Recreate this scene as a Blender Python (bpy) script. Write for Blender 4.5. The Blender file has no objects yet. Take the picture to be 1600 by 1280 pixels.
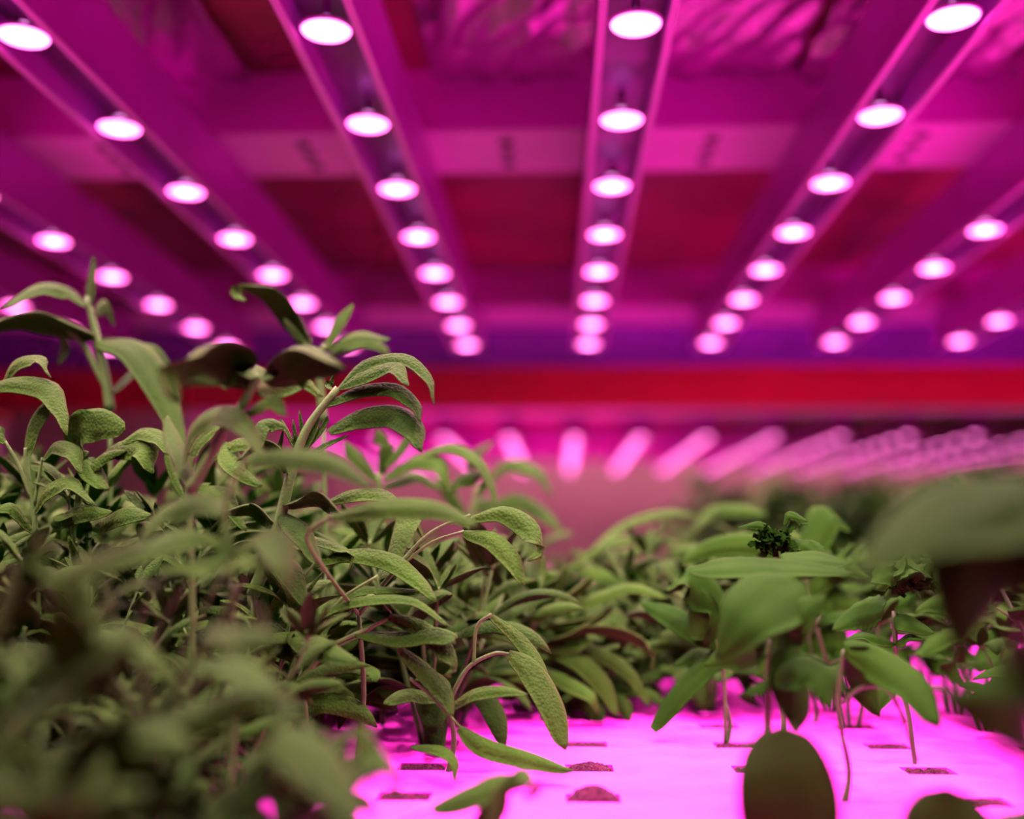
import bpy, math, random
from mathutils import Vector, Matrix
SC = bpy.context.scene
COL = SC.collection
PI = math.pi
V = Vector

# ------------------------------------------------------------------ camera
F_PX = 1700.0
CAMZ = 1.15            # camera height; growing board top is z = 1.0
TRAY = 1.0
PITCH = math.atan(217/F_PX)
YAW = math.atan(72/F_PX*math.cos(PITCH))
cam_d = bpy.data.cameras.new('camera')
cam = bpy.data.objects.new('camera', cam_d); COL.objects.link(cam)
cam.location = (0, 0, CAMZ)
cam.rotation_euler = (PI/2+PITCH, 0, YAW)
cam_d.sensor_width = 36; cam_d.lens = 36*F_PX/1600
cam_d.clip_start = 0.01; cam_d.clip_end = 60
cam_d.dof.use_dof = True
cam_d.dof.focus_distance = 0.76
cam_d.dof.aperture_fstop = 1.85
SC.camera = cam
RM = cam.rotation_euler.to_matrix()

def U(px, py, Y):
    """world point seen at pixel (px,py) at forward distance Y"""
    d = RM @ V(((px-800)/F_PX, (640-py)/F_PX, -1))
    return V((0, 0, CAMZ)) + d*(Y/d.y)

# ------------------------------------------------------------------ materials
def new_mat(name):
    m = bpy.data.materials.new(name); m.use_nodes = True
    nt = m.node_tree
    return m, nt, nt.nodes['Principled BSDF']

def setp(b, **k):
    for a, v in k.items():
        b.inputs[a.replace('_', ' ')].default_value = v

def simple(name, col, rough=.5, metal=0, noise=.0, nscale=8, bump=0, bscale=40, spec=.5):
    m, nt, b = new_mat(name)
    setp(b, Roughness=rough, Metallic=metal)
    b.inputs['Specular IOR Level'].default_value = spec
    b.inputs['Base Color'].default_value = (*col, 1)
    tc = nt.nodes.new('ShaderNodeTexCoord')
    if noise:
        n = nt.nodes.new('ShaderNodeTexNoise'); n.inputs['Scale'].default_value = nscale
        n.inputs['Detail'].default_value = 5
        nt.links.new(tc.outputs['Object'], n.inputs['Vector'])
        r = nt.nodes.new('ShaderNodeMapRange')
        r.inputs[1].default_value = .3; r.inputs[2].default_value = .7
        r.inputs[3].default_value = 1-noise; r.inputs[4].default_value = 1+noise*.3
        nt.links.new(n.outputs['Fac'], r.inputs[0])
        mx = nt.nodes.new('ShaderNodeMix'); mx.data_type = 'RGBA'; mx.blend_type = 'MULTIPLY'
        mx.inputs[0].default_value = 1
        mx.inputs[6].default_value = (*col, 1)
        nt.links.new(r.outputs[0], mx.inputs[7])
        nt.links.new(mx.outputs[2], b.inputs['Base Color'])
    if bump:
        n2 = nt.nodes.new('ShaderNodeTexNoise'); n2.inputs['Scale'].default_value = bscale
        n2.inputs['Detail'].default_value = 4
        nt.links.new(tc.outputs['Object'], n2.inputs['Vector'])
        bp = nt.nodes.new('ShaderNodeBump'); bp.inputs['Strength'].default_value = bump
        bp.inputs['Distance'].default_value = .01
        nt.links.new(n2.outputs['Fac'], bp.inputs['Height'])
        nt.links.new(bp.outputs[0], b.inputs['Normal'])
    return m

def emis(name, col, strength, base=(.8, .8, .8)):
    m, nt, b = new_mat(name)
    b.inputs['Base Color'].default_value = (*base, 1)
    b.inputs['Emission Color'].default_value = (*col, 1)
    b.inputs['Emission Strength'].default_value = strength
    return m

def leaf_mat(name, c1, c2, rough=.7, sheen=.3, spec=.3, bump=.6, vscale=520, trans=.22):
    m, nt, b = new_mat(name)
    c1 = [v*.8 for v in c1]; c2 = [v*.8 for v in c2]
    L = nt.links.new
    tc = nt.nodes.new('ShaderNodeTexCoord')
    oi = nt.nodes.new('ShaderNodeObjectInfo')
    n = nt.nodes.new('ShaderNodeTexNoise'); n.inputs['Scale'].default_value = 25
    n.inputs['Detail'].default_value = 3
    L(tc.outputs['Object'], n.inputs['Vector'])
    ad = nt.nodes.new('ShaderNodeMath'); ad.operation = 'MULTIPLY_ADD'
    ad.inputs[1].default_value = .5; ad.inputs[2].default_value = -.25
    L(oi.outputs['Random'], ad.inputs[0])
    ad2 = nt.nodes.new('ShaderNodeMath'); ad2.operation = 'ADD'; ad2.use_clamp = True
    L(ad.outputs[0], ad2.inputs[0]); L(n.outputs['Fac'], ad2.inputs[1])
    mx = nt.nodes.new('ShaderNodeMix'); mx.data_type = 'RGBA'
    mx.inputs[6].default_value = (*c1, 1); mx.inputs[7].default_value = (*c2, 1)
    L(ad2.outputs[0], mx.inputs[0])
    L(mx.outputs[2], b.inputs['Base Color'])
    setp(b, Roughness=rough)
    b.inputs['Specular IOR Level'].default_value = spec
    b.inputs['Sheen Weight'].default_value = sheen
    b.inputs['Sheen Roughness'].default_value = .35
    b.inputs['Sheen Tint'].default_value = (.65, 1, .25, 1)
    vo = nt.nodes.new('ShaderNodeTexVoronoi'); vo.inputs['Scale'].default_value = vscale
    L(tc.outputs['Object'], vo.inputs['Vector'])
    inv = nt.nodes.new('ShaderNodeMath'); inv.operation = 'SUBTRACT'; inv.inputs[0].default_value = 1
    L(vo.outputs['Distance'], inv.inputs[1])
    bp = nt.nodes.new('ShaderNodeBump'); bp.inputs['Strength'].default_value = bump
    bp.inputs['Distance'].default_value = .0013
    L(inv.outputs[0], bp.inputs['Height']); L(bp.outputs[0], b.inputs['Normal'])
    tr = nt.nodes.new('ShaderNodeBsdfTranslucent'); L(mx.outputs[2], tr.inputs['Color'])
    ms = nt.nodes.new('ShaderNodeMixShader'); ms.inputs[0].default_value = trans
    L(b.outputs[0], ms.inputs[1]); L(tr.outputs[0], ms.inputs[2])
    out = nt.nodes['Material Output']; L(ms.outputs[0], out.inputs['Surface'])
    return m

M = {}
M['sage'] = leaf_mat('sage_leaf', (.0070, .068, .0016), (.030, .180, .0055), rough=.8, sheen=.10, spec=.07, vscale=450, trans=.12)
M['sage_stem'] = leaf_mat('sage_stem', (.040, .24, .014), (.065, .32, .020), rough=.7, sheen=.10, bump=.2, trans=0)
M['basil'] = leaf_mat('basil_leaf', (.0065, .075, .0012), (.026, .160, .004), rough=.8, sheen=.0, spec=.04, bump=.15, vscale=200, trans=.25)
M['basil_stem'] = leaf_mat('basil_stem', (.030, .16, .01), (.05, .21, .016), rough=.5, sheen=.0, bump=.1, trans=0)
M['purple_leaf'] = leaf_mat('purple_backed_leaf', (.008, .045, .001), (.018, .075, .002), rough=.7, sheen=0, spec=.05, bump=.2, vscale=120, trans=.1)
M['crisp'] = leaf_mat('withered_leaf', (.002, .02, .001), (.006, .04, .002), rough=.8, sheen=.0, spec=.0, bump=.6, vscale=300, trans=.05)
M['board'] = simple('growing_board_lamp_tint', (.96, .08, .72), rough=.6, spec=.15, noise=.12, nscale=14, bump=.15, bscale=60)  # white board; part of the grow lights' magenta is put into its colour
M['plug'] = simple('peat_plug', (.085, .010, .025), rough=.95, noise=.7, nscale=300, bump=1, bscale=500)
M['hole'] = simple('dark_slot', (.05, .012, .03), rough=.9)
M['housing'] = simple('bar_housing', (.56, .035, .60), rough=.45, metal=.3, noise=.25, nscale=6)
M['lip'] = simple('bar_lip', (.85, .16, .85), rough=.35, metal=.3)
M['inner'] = simple('bar_inner_plate', (.22, .02, .24), rough=.38, metal=.6, noise=.6, nscale=9, bump=.15, bscale=12)
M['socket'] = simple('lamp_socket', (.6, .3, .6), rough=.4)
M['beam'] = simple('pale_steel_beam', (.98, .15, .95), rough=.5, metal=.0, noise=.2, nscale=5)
M['bolt'] = simple('bolt_dark', (.10, .02, .08), rough=.5, metal=.5)
M['fascia'] = simple('purple_fascia', (.30, .10, .60), rough=.25, metal=.6, noise=.3, nscale=4)
M['red'] = simple('red_paint', (.62, .010, .035), rough=.5, noise=.25, nscale=3)
M['deck'] = simple('dark_deck', (.30, .004, .08), rough=.45, metal=.3, noise=.75, nscale=3.0, bump=.3, bscale=8)
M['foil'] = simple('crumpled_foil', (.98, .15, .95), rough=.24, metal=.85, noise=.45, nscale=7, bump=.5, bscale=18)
M['wall'] = simple('mauve_wall', (.55, .30, .40), rough=.8, noise=.15, nscale=2)
M['floor'] = simple('grey_floor', (.25, .2, .22), rough=.6, noise=.3, nscale=3)
M['post'] = simple('steel_post', (.5, .2, .45), rough=.4, metal=.5)
LIGHT = (1.0, .27, .66)
M['core'] = emis('lamp_core_glow', (1, .26, .72), 14)
M['ring'] = emis('lamp_lens_glow', (1, .12, .55), 10)
M['neck'] = emis('lamp_neck_glow', (1, .3, .9), 2.2)

# ------------------------------------------------------------------ mesh helpers
class MB:
    def __init__(s): s.v = []; s.f = []
    def box(s, x0, x1, y0, y1, z0, z1):
        n = len(s.v)
        s.v += [(x, y, z) for z in (z0, z1) for y in (y0, y1) for x in (x0, x1)]
        s.f += [tuple(n+i for i in q) for q in ((0,2,3,1),(4,5,7,6),(0,1,5,4),(2,6,7,3),(0,4,6,2),(1,3,7,5))]
    def lathe(s, cx, cy, prof, n=28):
        """prof: list of (r,z); open surface of revolution with end caps"""
        b = len(s.v)
        for r, z in prof:
            for k in range(n):
                a = 2*PI*k/n
                s.v.append((cx+r*math.cos(a), cy+r*math.sin(a), z))
        for i in range(len(prof)-1):
            for k in range(n):
                k2 = (k+1) % n
                s.f.append((b+i*n+k, b+i*n+k2, b+(i+1)*n+k2, b+(i+1)*n+k))
        s.f.append(tuple(b+k for k in reversed(range(n))))
        s.f.append(tuple(b+(len(prof)-1)*n+k for k in range(n)))
    def tube(s, pts, r0, r1, n=7):
        b = len(s.v); m = len(pts)
        for i, p in enumerate(pts):
            t = (pts[min(i+1, m-1)]-pts[max(i-1, 0)])
            if t.length < 1e-9: t = V((0, 0, 1))
            t.normalize()
            a = t.cross(V((0.3, 1, 0.1))); a.normalize(); c = t.cross(a)
            r = r0+(r1-r0)*i/(m-1)
            for k in range(n):
                w = 2*PI*k/n
                s.v.append(tuple(p+a*(r*math.cos(w))+c*(r*math.sin(w))))
        for i in range(m-1):
            for k in range(n):
                k2 = (k+1) % n
                s.f.append((b+i*n+k, b+i*n+k2, b+(i+1)*n+k2, b+(i+1)*n+k))
        s.f.append(tuple(b+k for k in reversed(range(n))))
        s.f.append(tuple(b+(m-1)*n+k for k in range(n)))
    def build(s, name, mat, parent=None, smooth=False, recalc=False):
        me = bpy.data.meshes.new(name); me.from_pydata(s.v, [], s.f); me.update()
        if smooth:
            me.polygons.foreach_set('use_smooth', [True]*len(me.polygons))
        me.materials.append(mat)
        o = bpy.data.objects.new(name, me); COL.objects.link(o)
        if parent: o.parent = parent
        return o

def empty(name, loc=(0, 0, 0)):
    o = bpy.data.objects.new(name, None); COL.objects.link(o); o.location = loc
    o.empty_display_size = .05
    return o
def tag(o, label=None, cat=None, group=None, kind=None):
    if label: o['label'] = label
    if cat: o['category'] = cat
    if group: o['group'] = group
    if kind: o['kind'] = kind
    return o

def catmull(pts, n):
    P = [pts[0]+(pts[0]-pts[1])]+list(pts)+[pts[-1]+(pts[-1]-pts[-2])]
    out = []; segs = len(pts)-1
    for i in range(n):
        t = i/(n-1)*segs; k = min(int(t), segs-1); u = t-k
        a, b, c, d = P[k:k+4]
        out.append(.5*((2*b)+(c-a)*u+(2*a-5*b+4*c-d)*u*u+(3*b-a-3*c+d)*u**3))
    return out

def leaf(mb, spine, W, side, shape='sage', curl=.35, n=13, m=6, wav=0., rng=random, thick=.0005, tooth=0, side_end=None):
    """leaf blade with thickness along spine; W full width; side = vector across the blade."""
    sp = catmull(spine, n)
    top = []; bot = []
    ph = rng.random()*6
    for i, p in enumerate(sp):
        t = i/(n-1)
        tg = sp[min(i+1, n-1)]-sp[max(i-1, 0)]
        if tg.length < 1e-9: tg = V((1, 0, 0))
        tg.normalize()
        sd0 = side if side_end is None else side.lerp(side_end, t)
        sd = sd0-tg*sd0.dot(tg)
        if sd.length < 1e-6: sd = tg.orthogonal()
        sd.normalize()
        nr = sd.cross(tg)
        if nr.z < 0: nr = -nr
        if shape == 'sage': w = (math.sin(PI*min(1, t*.93+.05))**.62)*(1-.22*t)
        elif shape == 'oval': w = math.sin(PI*min(1, t*.94+.04))**.55*(1-.05*t)
        elif shape == 'round': w = math.sqrt(max(0, 1-(2*min(.99, t*.97+.02)-1)**2))**.9
        else: w = math.sin(PI*(min(1, t*.97+.02))**.78)**.75       # basil, widest towards the base
        w *= W*.5
        if i == n-1: w = W*.02
        if tooth: w *= 1+tooth*(.5 if i % 2 else -.5)
        for j in range(m+1):
            u = 2*j/m-1
            dz = -curl*abs(w)*u*u + wav*w*math.sin(t*9+ph+u*1.2)*abs(u)
            dz -= .10*w*math.exp(-(u*5)**2)            # sunk mid-rib
            q = p+sd*(w*u*(1-.12*curl*abs(u)))+nr*dz
            top.append(q+nr*thick*.5); bot.append(q-nr*thick*.5)
    b = len(mb.v); N = len(top)
    mb.v += [tuple(q) for q in top]+[tuple(q) for q in bot]
    r = m+1
    for i in range(n-1):
        for j in range(m):
            a = b+i*r+j
            mb.f.append((a, a+1, a+r+1, a+r)); a += N
            mb.f.append((a, a+r, a+r+1, a+1))
        for j in (0, m):
            a = b+i*r+j
            mb.f.append((a, a+r, a+r+N, a+N))
    for j in range(m):
        for i in (0, n-1):
            a = b+i*r+j
            mb.f.append((a, a+1, a+1+N, a+N))

# ------------------------------------------------------------------ room
ROWX = [(.07+.2715*k) for k in range(-5, 8)]
def struct(mb, name, mat):
    o = mb.build(name, mat); o['kind'] = 'structure'; return o
b = MB(); b.box(-6, 7, -3, 11, -.1, 0); struct(b, 'floor', M['floor'])
b = MB(); b.box(-6, 7, -3, 11, 2.9, 3.0); struct(b, 'ceiling', M['wall'])
b = MB(); b.box(-6, 7, 8.0, 8.1, 0, 2.9); struct(b, 'wall_back', M['wall'])
b = MB(); b.box(-6, 7, -3, -2.9, 0, 2.9); struct(b, 'wall_front', M['wall'])
b = MB(); b.box(-6, -5.9, -2.9, 10.9, 0, 2.9); struct(b, 'wall_left', M['wall'])
b = MB(); b.box(6.9, 7, -2.9, 10.9, 0, 2.9); struct(b, 'wall_right', M['wall'])

# ------------------------------------------------------------------ light bars
H = CAMZ+.45
def make_bar_meshes():
    hs = MB()                       # side walls + roof
    y0, y1 = .40, 2.46
    hs.box(-.031, -.0285, y0, y1, 0, .083); hs.box(.0285, .031, y0, y1, 0, .083)
    hs.box(-.031, .031, y0, y1, .083, .085)
    hs.box(-.0285, .0285, y0, y0+.002, .0, .083); hs.box(-.0285, .0285, y1-.002, y1, 0, .083)
    lp = MB()
    lp.box(-.0335, -.0265, y0, y1, -.0025, 0); lp.box(.0265, .0335, y0, y1, -.0025, 0)
    pl = MB(); pl.box(-.0284, .0284, y0+.003, y1-.003, .030, .033)
    return hs, lp, pl
def lamp_meshes():
    so = MB(); so.lathe(0, 0, [(.0235, .002), (.0240, .0035), (.0215, .0060), (.004, .0062), (.004, .0302)])
    ri = MB(); ri.lathe(0, 0, [(.0205, .0005), (.0222, .0025), (.0222, .0045), (.001, .0045)])
    co = MB(); co.lathe(0, 0, [(.0010, -.0016), (.005, -.0010), (.0090, .0), (.0090, .001)])
    ne = MB(); ne.lathe(0, 0, [(.0075, .0135), (.0080, .0265)])
    ne = MB(); ne.lathe(0, 0, [(.0125, .0062), (.0105, .0100), (.0062, .0135), (.0042, .0150)])
    return so, ri, co, ne
P_LAMP = 1.6
ord_w = ['first', 'second', 'third', 'fourth', 'fifth', 'sixth', 'seventh', 'eighth', 'ninth', 'tenth', 'eleventh', 'twelfth', 'thirteenth', 'fourteenth', 'fifteenth', 'sixteenth']
proto = None
def build_bar_proto():
    root = empty('grow_light_bar')
    hs, lp, pl = make_bar_meshes()
    hs.build('housing', M['housing'], root); lp.build('lip', M['lip'], root); pl.build('reflector_plate', M['inner'], root)
    so, ri, co, ne = lamp_meshes()
    first = None
    for k in range(2, 12):
        y = .047+.2132*k
        if first is None:
            l = so.build('lamp', M['socket'], root, True)
            r = ri.build('lens', M['ring'], l, True); c = co.build('bulb', M['core'], l, True); n = ne.build('bulb_neck', M['neck'], l, True)
            first = (l, r, c, n)
        else:
            l = first[0].copy(); COL.objects.link(l); l.parent = root
            for q in first[1:]:
                d = q.copy(); COL.objects.link(d); d.parent = l
        l.location = (0, y, 0)
    return root
def copy_tree(o, parent=None):
    c = o.copy(); COL.objects.link(c); c.parent = parent
    for ch in [x for x in o.children]: copy_tree(ch, c)
    return c
LP = bpy.data.lights.new('lamp_light', 'AREA'); LP.shape = 'DISK'; LP.size = .036
LP.energy = P_LAMP; LP.color = LIGHT; LP.spread = math.radians(125)
LS = bpy.data.lights.new('bar_light', 'AREA'); LS.shape = 'RECTANGLE'; LS.size = .036; LS.size_y = 1.85
LS.energy = P_LAMP*17; LS.color = LIGHT; LS.spread = math.radians(125)
row_names = {-3: 'far left grow light bar of the near rack, mostly hidden behind sage leaves',
  -2: 'grow light bar leaving the left edge of the photo, third bar left of centre',
  -1: 'left grow light bar running diagonally from the top left corner, lamps glowing pink',
   0: 'grow light bar of white pink lamps just left of centre overhead'}
named = {
  -4: 'grow light bar furthest left overhead, only its far lamps near the sage tops',
  -3: 'grow light bar coming in low from the left edge above the sage tops',
  -2: 'grow light bar slanting down from the top left corner of the photo',
  -1: 'grow light bar slanting down left of centre with eight glowing lamps',
   0: 'almost upright grow light bar right of centre with eight glowing lamps',
   1: 'grow light bar slanting down from the top right corner of the photo',
   2: 'grow light bar coming in from the right edge with five lamps visible',
   3: 'grow light bar low at the right edge with only two lamps visible',
   4: 'grow light bar furthest right overhead, outermost of the near rack'}
protoB = build_bar_proto()
first_used = False
for k in range(-4, 5):
    o = protoB if not first_used else copy_tree(protoB)
    first_used = True
    x = .07+.2715*k
    o.location = (x, 0, H)
    tag(o, named[k], 'grow light', 'grow light bars over the near growing board')
    for j in range(2, 12):
        l = bpy.data.objects.new('lamp_light', LP); COL.objects.link(l)
        l.parent = o; l.location = (0, .047+.2132*j, -.004)
ko = 0
for k in range(-4, 9):
    o = copy_tree(protoB)
    for ch in list(o.children):
        if ch.type == 'LIGHT': bpy.data.objects.remove(ch)
    x = .07+.2715*k
    o.location = (x, 4.02, H)
    lab = 'blurred far rack grow light bar, ' + (
        'the upright one above the gap' if k == 0 else
        '%s %s of the upright one' % (ord_w[abs(k)-1], 'right' if k > 0 else 'left'))
    tag(o, lab, 'grow light', 'grow light bars in the far rack')
    l = bpy.data.objects.new('bar_light', LS); COL.objects.link(l); l.parent = o; l.location = (0, 1.53, -.004)

# ------------------------------------------------------------------ rack steel
def rack(Y0, x0, x1, near):
    # cross beams: box with flanges, under the deck
    zb = H+.086
    for (ya, yb, z1, lab) in ((1.35, 1.507, zb+.085, 'wide pale cross beam with bolt holes over the lamps'), (2.39, 2.60, zb+.085, 'narrow pink cross beam at the far end of the lamp rows')) if near else (
            (.0, .14, zb+.085, 'nearest pink cross beam of the far blurred rack'), (1.3, 1.46, zb+.085, 'middle pink cross beam of the far blurred rack'), (2.35, 2.5, zb+.085, 'last pink cross beam of the far blurred rack')):
        root = empty('cross_beam', (0, Y0+ya, zb)); d = yb-ya
        w = MB(); w.box(x0, x1, 0, .004, .0035, z1-zb); w.box(x0, x1, d-.004, d, .0035, z1-zb)
        w.build('web', M['beam'] if not near else M['beamweb'], root)
        f = MB(); f.box(x0, x1, -.002, d+.002, 0, .0035); f.build('flange', M['beam'], root)
        if near and ya < 2:
            for k in range(-4, 5):
                xm = .07+.2715*(k-.5)
                for yy in (.035, .075, .118):
                    bt = MB(); bt.lathe(xm, yy, [(.005, -.0045), (.0075, -.004), (.0080, -.0016), (.0105, -.0012), (.0105, 0)], 16)
                    bt.build('bolt', M['bolt'], root, True)
        tag(root, lab, 'beam')
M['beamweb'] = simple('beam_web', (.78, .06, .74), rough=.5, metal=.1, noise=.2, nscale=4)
rack(0, -1.45, 1.75, True)
rack(4.28, -1.45, 2.75, False)

def deck(Y0, y0, y1, x0, x1, lab):
    b = MB(); b.box(x0, x1, Y0+y0, Y0+y1, H+.172, H+.19)
    o = b.build('shelf_deck', M['deck']); tag(o, lab, 'shelf')
deck(0, -.3, 2.62, -1.45, 1.75, 'dark red underside of the shelf above the near lamps')
deck(4.28, -.05, 2.65, -1.45, 2.75, 'pink lit underside of the shelf above the far lamps')

# crumpled foil sheets hung under the deck
def foil(x0, x1, y0, y1, z, lab, seed, amp=.018):
    rg = random.Random(seed); nx, ny = 70, 26; b = MB()
    off = [(rg.uniform(15, 90), rg.uniform(5, 40), rg.random()*6, rg.uniform(.3, 1)) for _ in range(9)]
    def h(x, y):
        return sum(a*abs(math.sin(p*x+q*y+r)) for p, q, r, a in off)/9*amp*2
    for s in (0, .001):
        for j in range(ny+1):
            for i in range(nx+1):
                x = x0+(x1-x0)*i/nx; y = y0+(y1-y0)*j/ny
                e = .006*math.sin(x*31+seed)
                b.v.append((x, y+(e if j in (0, ny) else 0), z-h(x, y)+s))
    r = nx+1; N = r*(ny+1)
    for j in range(ny):
        for i in range(nx):
            a = j*r+i
            b.f.append((a, a+r, a+r+1, a+1)); b.f.append((a+N, a+N+1, a+N+r+1, a+N+r))
    for i in range(nx):
        b.f.append((i, i+1, i+1+N, i+N)); a = ny*r+i; b.f.append((a, a+N, a+N+1, a+1))
    for j in range(ny):
        a = j*r; b.f.append((a, a+N, a+N+r, a+r)); a += nx; b.f.append((a, a+r, a+r+N, a+N))
    o = b.build('foil_sheet', M['foil'], None, True); tag(o, lab, 'foil')
zt = H+.1725
foil(-.16, .30, 1.0, 1.346, zt, 'crumpled dull foil under the deck left of the upright light bar', 3)
foil(.14+.17, .62, 1.0, 1.346, zt, 'bright crumpled foil under the deck between the two right light bars', 5, .026)
foil(-.36, .34, 1.515, 1.69, zt, 'crumpled pink foil strip behind the wide cross beam, centre', 7)
foil(.36, .80, 1.515, 1.72, zt, 'crumpled pink foil strip behind the wide cross beam, at right', 11)
foil(-.62, -.40, 1.0, 1.34, zt, 'dull crumpled foil under the deck between the two left light bars', 13)

# fascia behind the last lamps and red rack beams
def boxthing(name, mat, x0, x1, y0, y1, z0, z1, lab, cat, bev=.003):
    b = MB(); b.box(x0, x1, y0, y1, z0, z1); o = b.build(name, mat)
    md = o.modifiers.new('bevel', 'BEVEL'); md.width = bev; md.segments = 2
    return tag(o, lab, cat)
boxthing('fascia_plate', M['fascia'], -1.45, 1.75, 2.61, 2.625, CAMZ+.44, CAMZ+.622, 'purple sheet metal plate behind the last lamps above the red beam', 'panel')
def red_beam(Y, x0, x1, z0, z1, lab):
    root = empty('rack_beam', (0, Y, z0)); h = z1-z0
    b = MB()
    # stepped box profile
    prof = [(0, 0), (.05, 0), (.05, h), (.012, h), (.012, h-.018), (0, h-.018)]
    n = len(prof)
    b.v = [(x0, y, z) for y, z in prof]+[(x1, y, z) for y, z in prof]
    b.f = [(i, (i+1) % n, (i+1) % n+n, i+n) for i in range(n)]+[tuple(reversed(range(n))), tuple(range(n, 2*n))]
    b.build('beam_profile', M['red'], root)
    for s, xx in ((1, x0), (-1, x1)):
        c = MB(); c.box(xx-.004, xx+.004, -.004, .056, -.03, h+.03); c.build('end_plate', M['red'], root)
    tag(root, lab, 'beam')
red_beam(2.72, -1.45, 1.75, CAMZ+.352, CAMZ+.472, 'red painted rack beam crossing behind the near lamps')
# uprights outside the frame carry the racks
for (x, y, lab) in ((-1.48, 2.745, 'left steel rack post at the aisle end of the near rack'), (1.78, 2.745, 'right steel rack post at the aisle end of the near rack'),
                    (-1.48, 4.30, 'left steel rack post at the front of the far rack'), (2.78, 4.30, 'right steel rack post at the front of the far rack'),
                    (-1.48, 6.90, 'left steel rack post at the back of the far rack'), (2.78, 6.90, 'right steel rack post at the back of the far rack'),
                    (-1.48, -.25, 'left steel rack post behind the camera'), (1.78, -.25, 'right steel rack post behind the camera')):
    b = MB(); b.box(x-.026, x+.026, y-.03, y+.03, 0, 2.2)
    o = b.build('rack_post', M['post']); tag(o, lab, 'post', 'rack posts')

# ------------------------------------------------------------------ growing boards with slots
SX, SY = .0205, .684          # slot grid origin
DX, DY = .115, .0915
def make_board(x0, x1, y0, y1, cols, rows, ox, oy, lab, slot=(.033, .024)):
    root = empty('growing_board', ((x0+x1)/2, (y0+y1)/2, TRAY-.03))
    cx, cy = root.location.x, root.location.y
    xs = [x0]; ys = [y0]
    for c in cols: xs += [ox+DX*c-slot[0]/2, ox+DX*c+slot[0]/2]
    for r in rows: ys += [oy+DY*r-slot[1]/2, oy+DY*r+slot[1]/2]
    xs.append(x1); ys.append(y1)
    b = MB(); zt_, zb_ = .03, .0
    nx, ny = len(xs), len(ys)
    for z in (zt_, zb_):
        for y in ys:
            for x in xs: b.v.append((x-cx, y-cy, z))
    N = nx*ny
    for j in range(ny-1):
        for i in range(nx-1):
            a = j*nx+i
            hole = (i % 2 == 1) and (j % 2 == 1)
            if not hole:
                b.f.append((a, a+1, a+nx+1, a+nx)); b.f.append((a+N, a+N+nx, a+N+nx+1, a+N+1))
            else:
                b.f += [(a, a+N, a+N+1, a+1), (a+1, a+1+N, a+1+N+nx, a+1+nx), (a+1+nx, a+1+nx+N, a+nx+N, a+nx), (a+nx, a+nx+N, a+N, a)]
    for i in range(nx-1):
        b.f.append((i, i+N, i+1+N, i+1)); a = (ny-1)*nx+i; b.f.append((a, a+1, a+1+N, a+N))
    for j in range(ny-1):
        a = j*nx; b.f.append((a, a+nx, a+nx+N, a+N)); a += nx-1; b.f.append((a, a+N, a+N+nx, a+nx))
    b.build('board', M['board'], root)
    t = MB(); t.box(x0-cx, x1-cx, y0-cy, y1-cy, -.06, -.001); t.build('trough', M['hole'], root)
    tag(root, lab, 'growing board')
make_board(-1.40, 1.70, -.10, 2.62, range(-12, 15), range(-8, 22), SX, SY, 'white growing board with rows of small planting slots, lamp magenta in its colour')
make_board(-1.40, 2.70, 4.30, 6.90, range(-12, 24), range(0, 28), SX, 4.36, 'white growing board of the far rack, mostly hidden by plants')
for y, x1, lab in ((2.66, 1.75, 'shelf edge rail beneath the near growing board'), (4.25, 2.75, 'shelf edge rail beneath the far growing board')):
    boxthing('shelf_rail', M['post'], -1.456, x1+.01, y-.02, y+.02, TRAY-.12, TRAY-.01, lab, 'rail')

for ya, yb, x1, lab in ((-.28, 2.64, 1.75, 'steel shelf carrying the near growing board'), (4.27, 6.92, 2.75, 'steel shelf carrying the far growing board')):
    boxthing('rack_shelf', M['post'], -1.456, x1+.01, ya, yb, TRAY-.115, TRAY-.0905, lab, 'shelf')
# peat plugs in the open slots
def plug(x, y, hgt, seed, lab):
    rg = random.Random(seed); b = MB(); nx, ny = 16, 10
    for j in range(ny+1):
        for i in range(nx+1):
            u, w = 2*i/nx-1, 2*j/ny-1
            e = max(0, 1-u*u)*max(0, 1-w*w)
            edge = i in (0, nx) or j in (0, ny)
            b.v.append((u*.0158, w*.0113, -.0025 if edge else ((-.003 if hgt > .003 else -.0012)+hgt*e**.6+rg.uniform(-1, 1)*.0013)))
    r = nx+1
    for j in range(ny):
        for i in range(nx):
            a = j*r+i; b.f.append((a, a+1, a+r+1, a+r))
    n = len(b.v); b.v += [(-.0158, -.0113, -.028), (.0158, -.0113, -.028), (.0158, .0113, -.028), (-.0158, .0113, -.028)]
    c0, c1, c2, c3 = 0, nx, (ny+1)*r-1, ny*r
    b.f += [(c0, n, n+1)+tuple(range(nx, 0, -1)), tuple([c1, n+1, n+2])+tuple(range(c2, c1, -r)),
            (c2, n+2, n+3)+tuple(range(c3, c2)), (c3, n+3, n)+tuple(range(0, c3, r)), (n+3, n+2, n+1, n)]
    o = b.build('peat_plug', M['plug'], None, False); o.location = (x, y, TRAY)
    tag(o, lab, 'plug', 'peat plugs in the open slots of the board')
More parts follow.
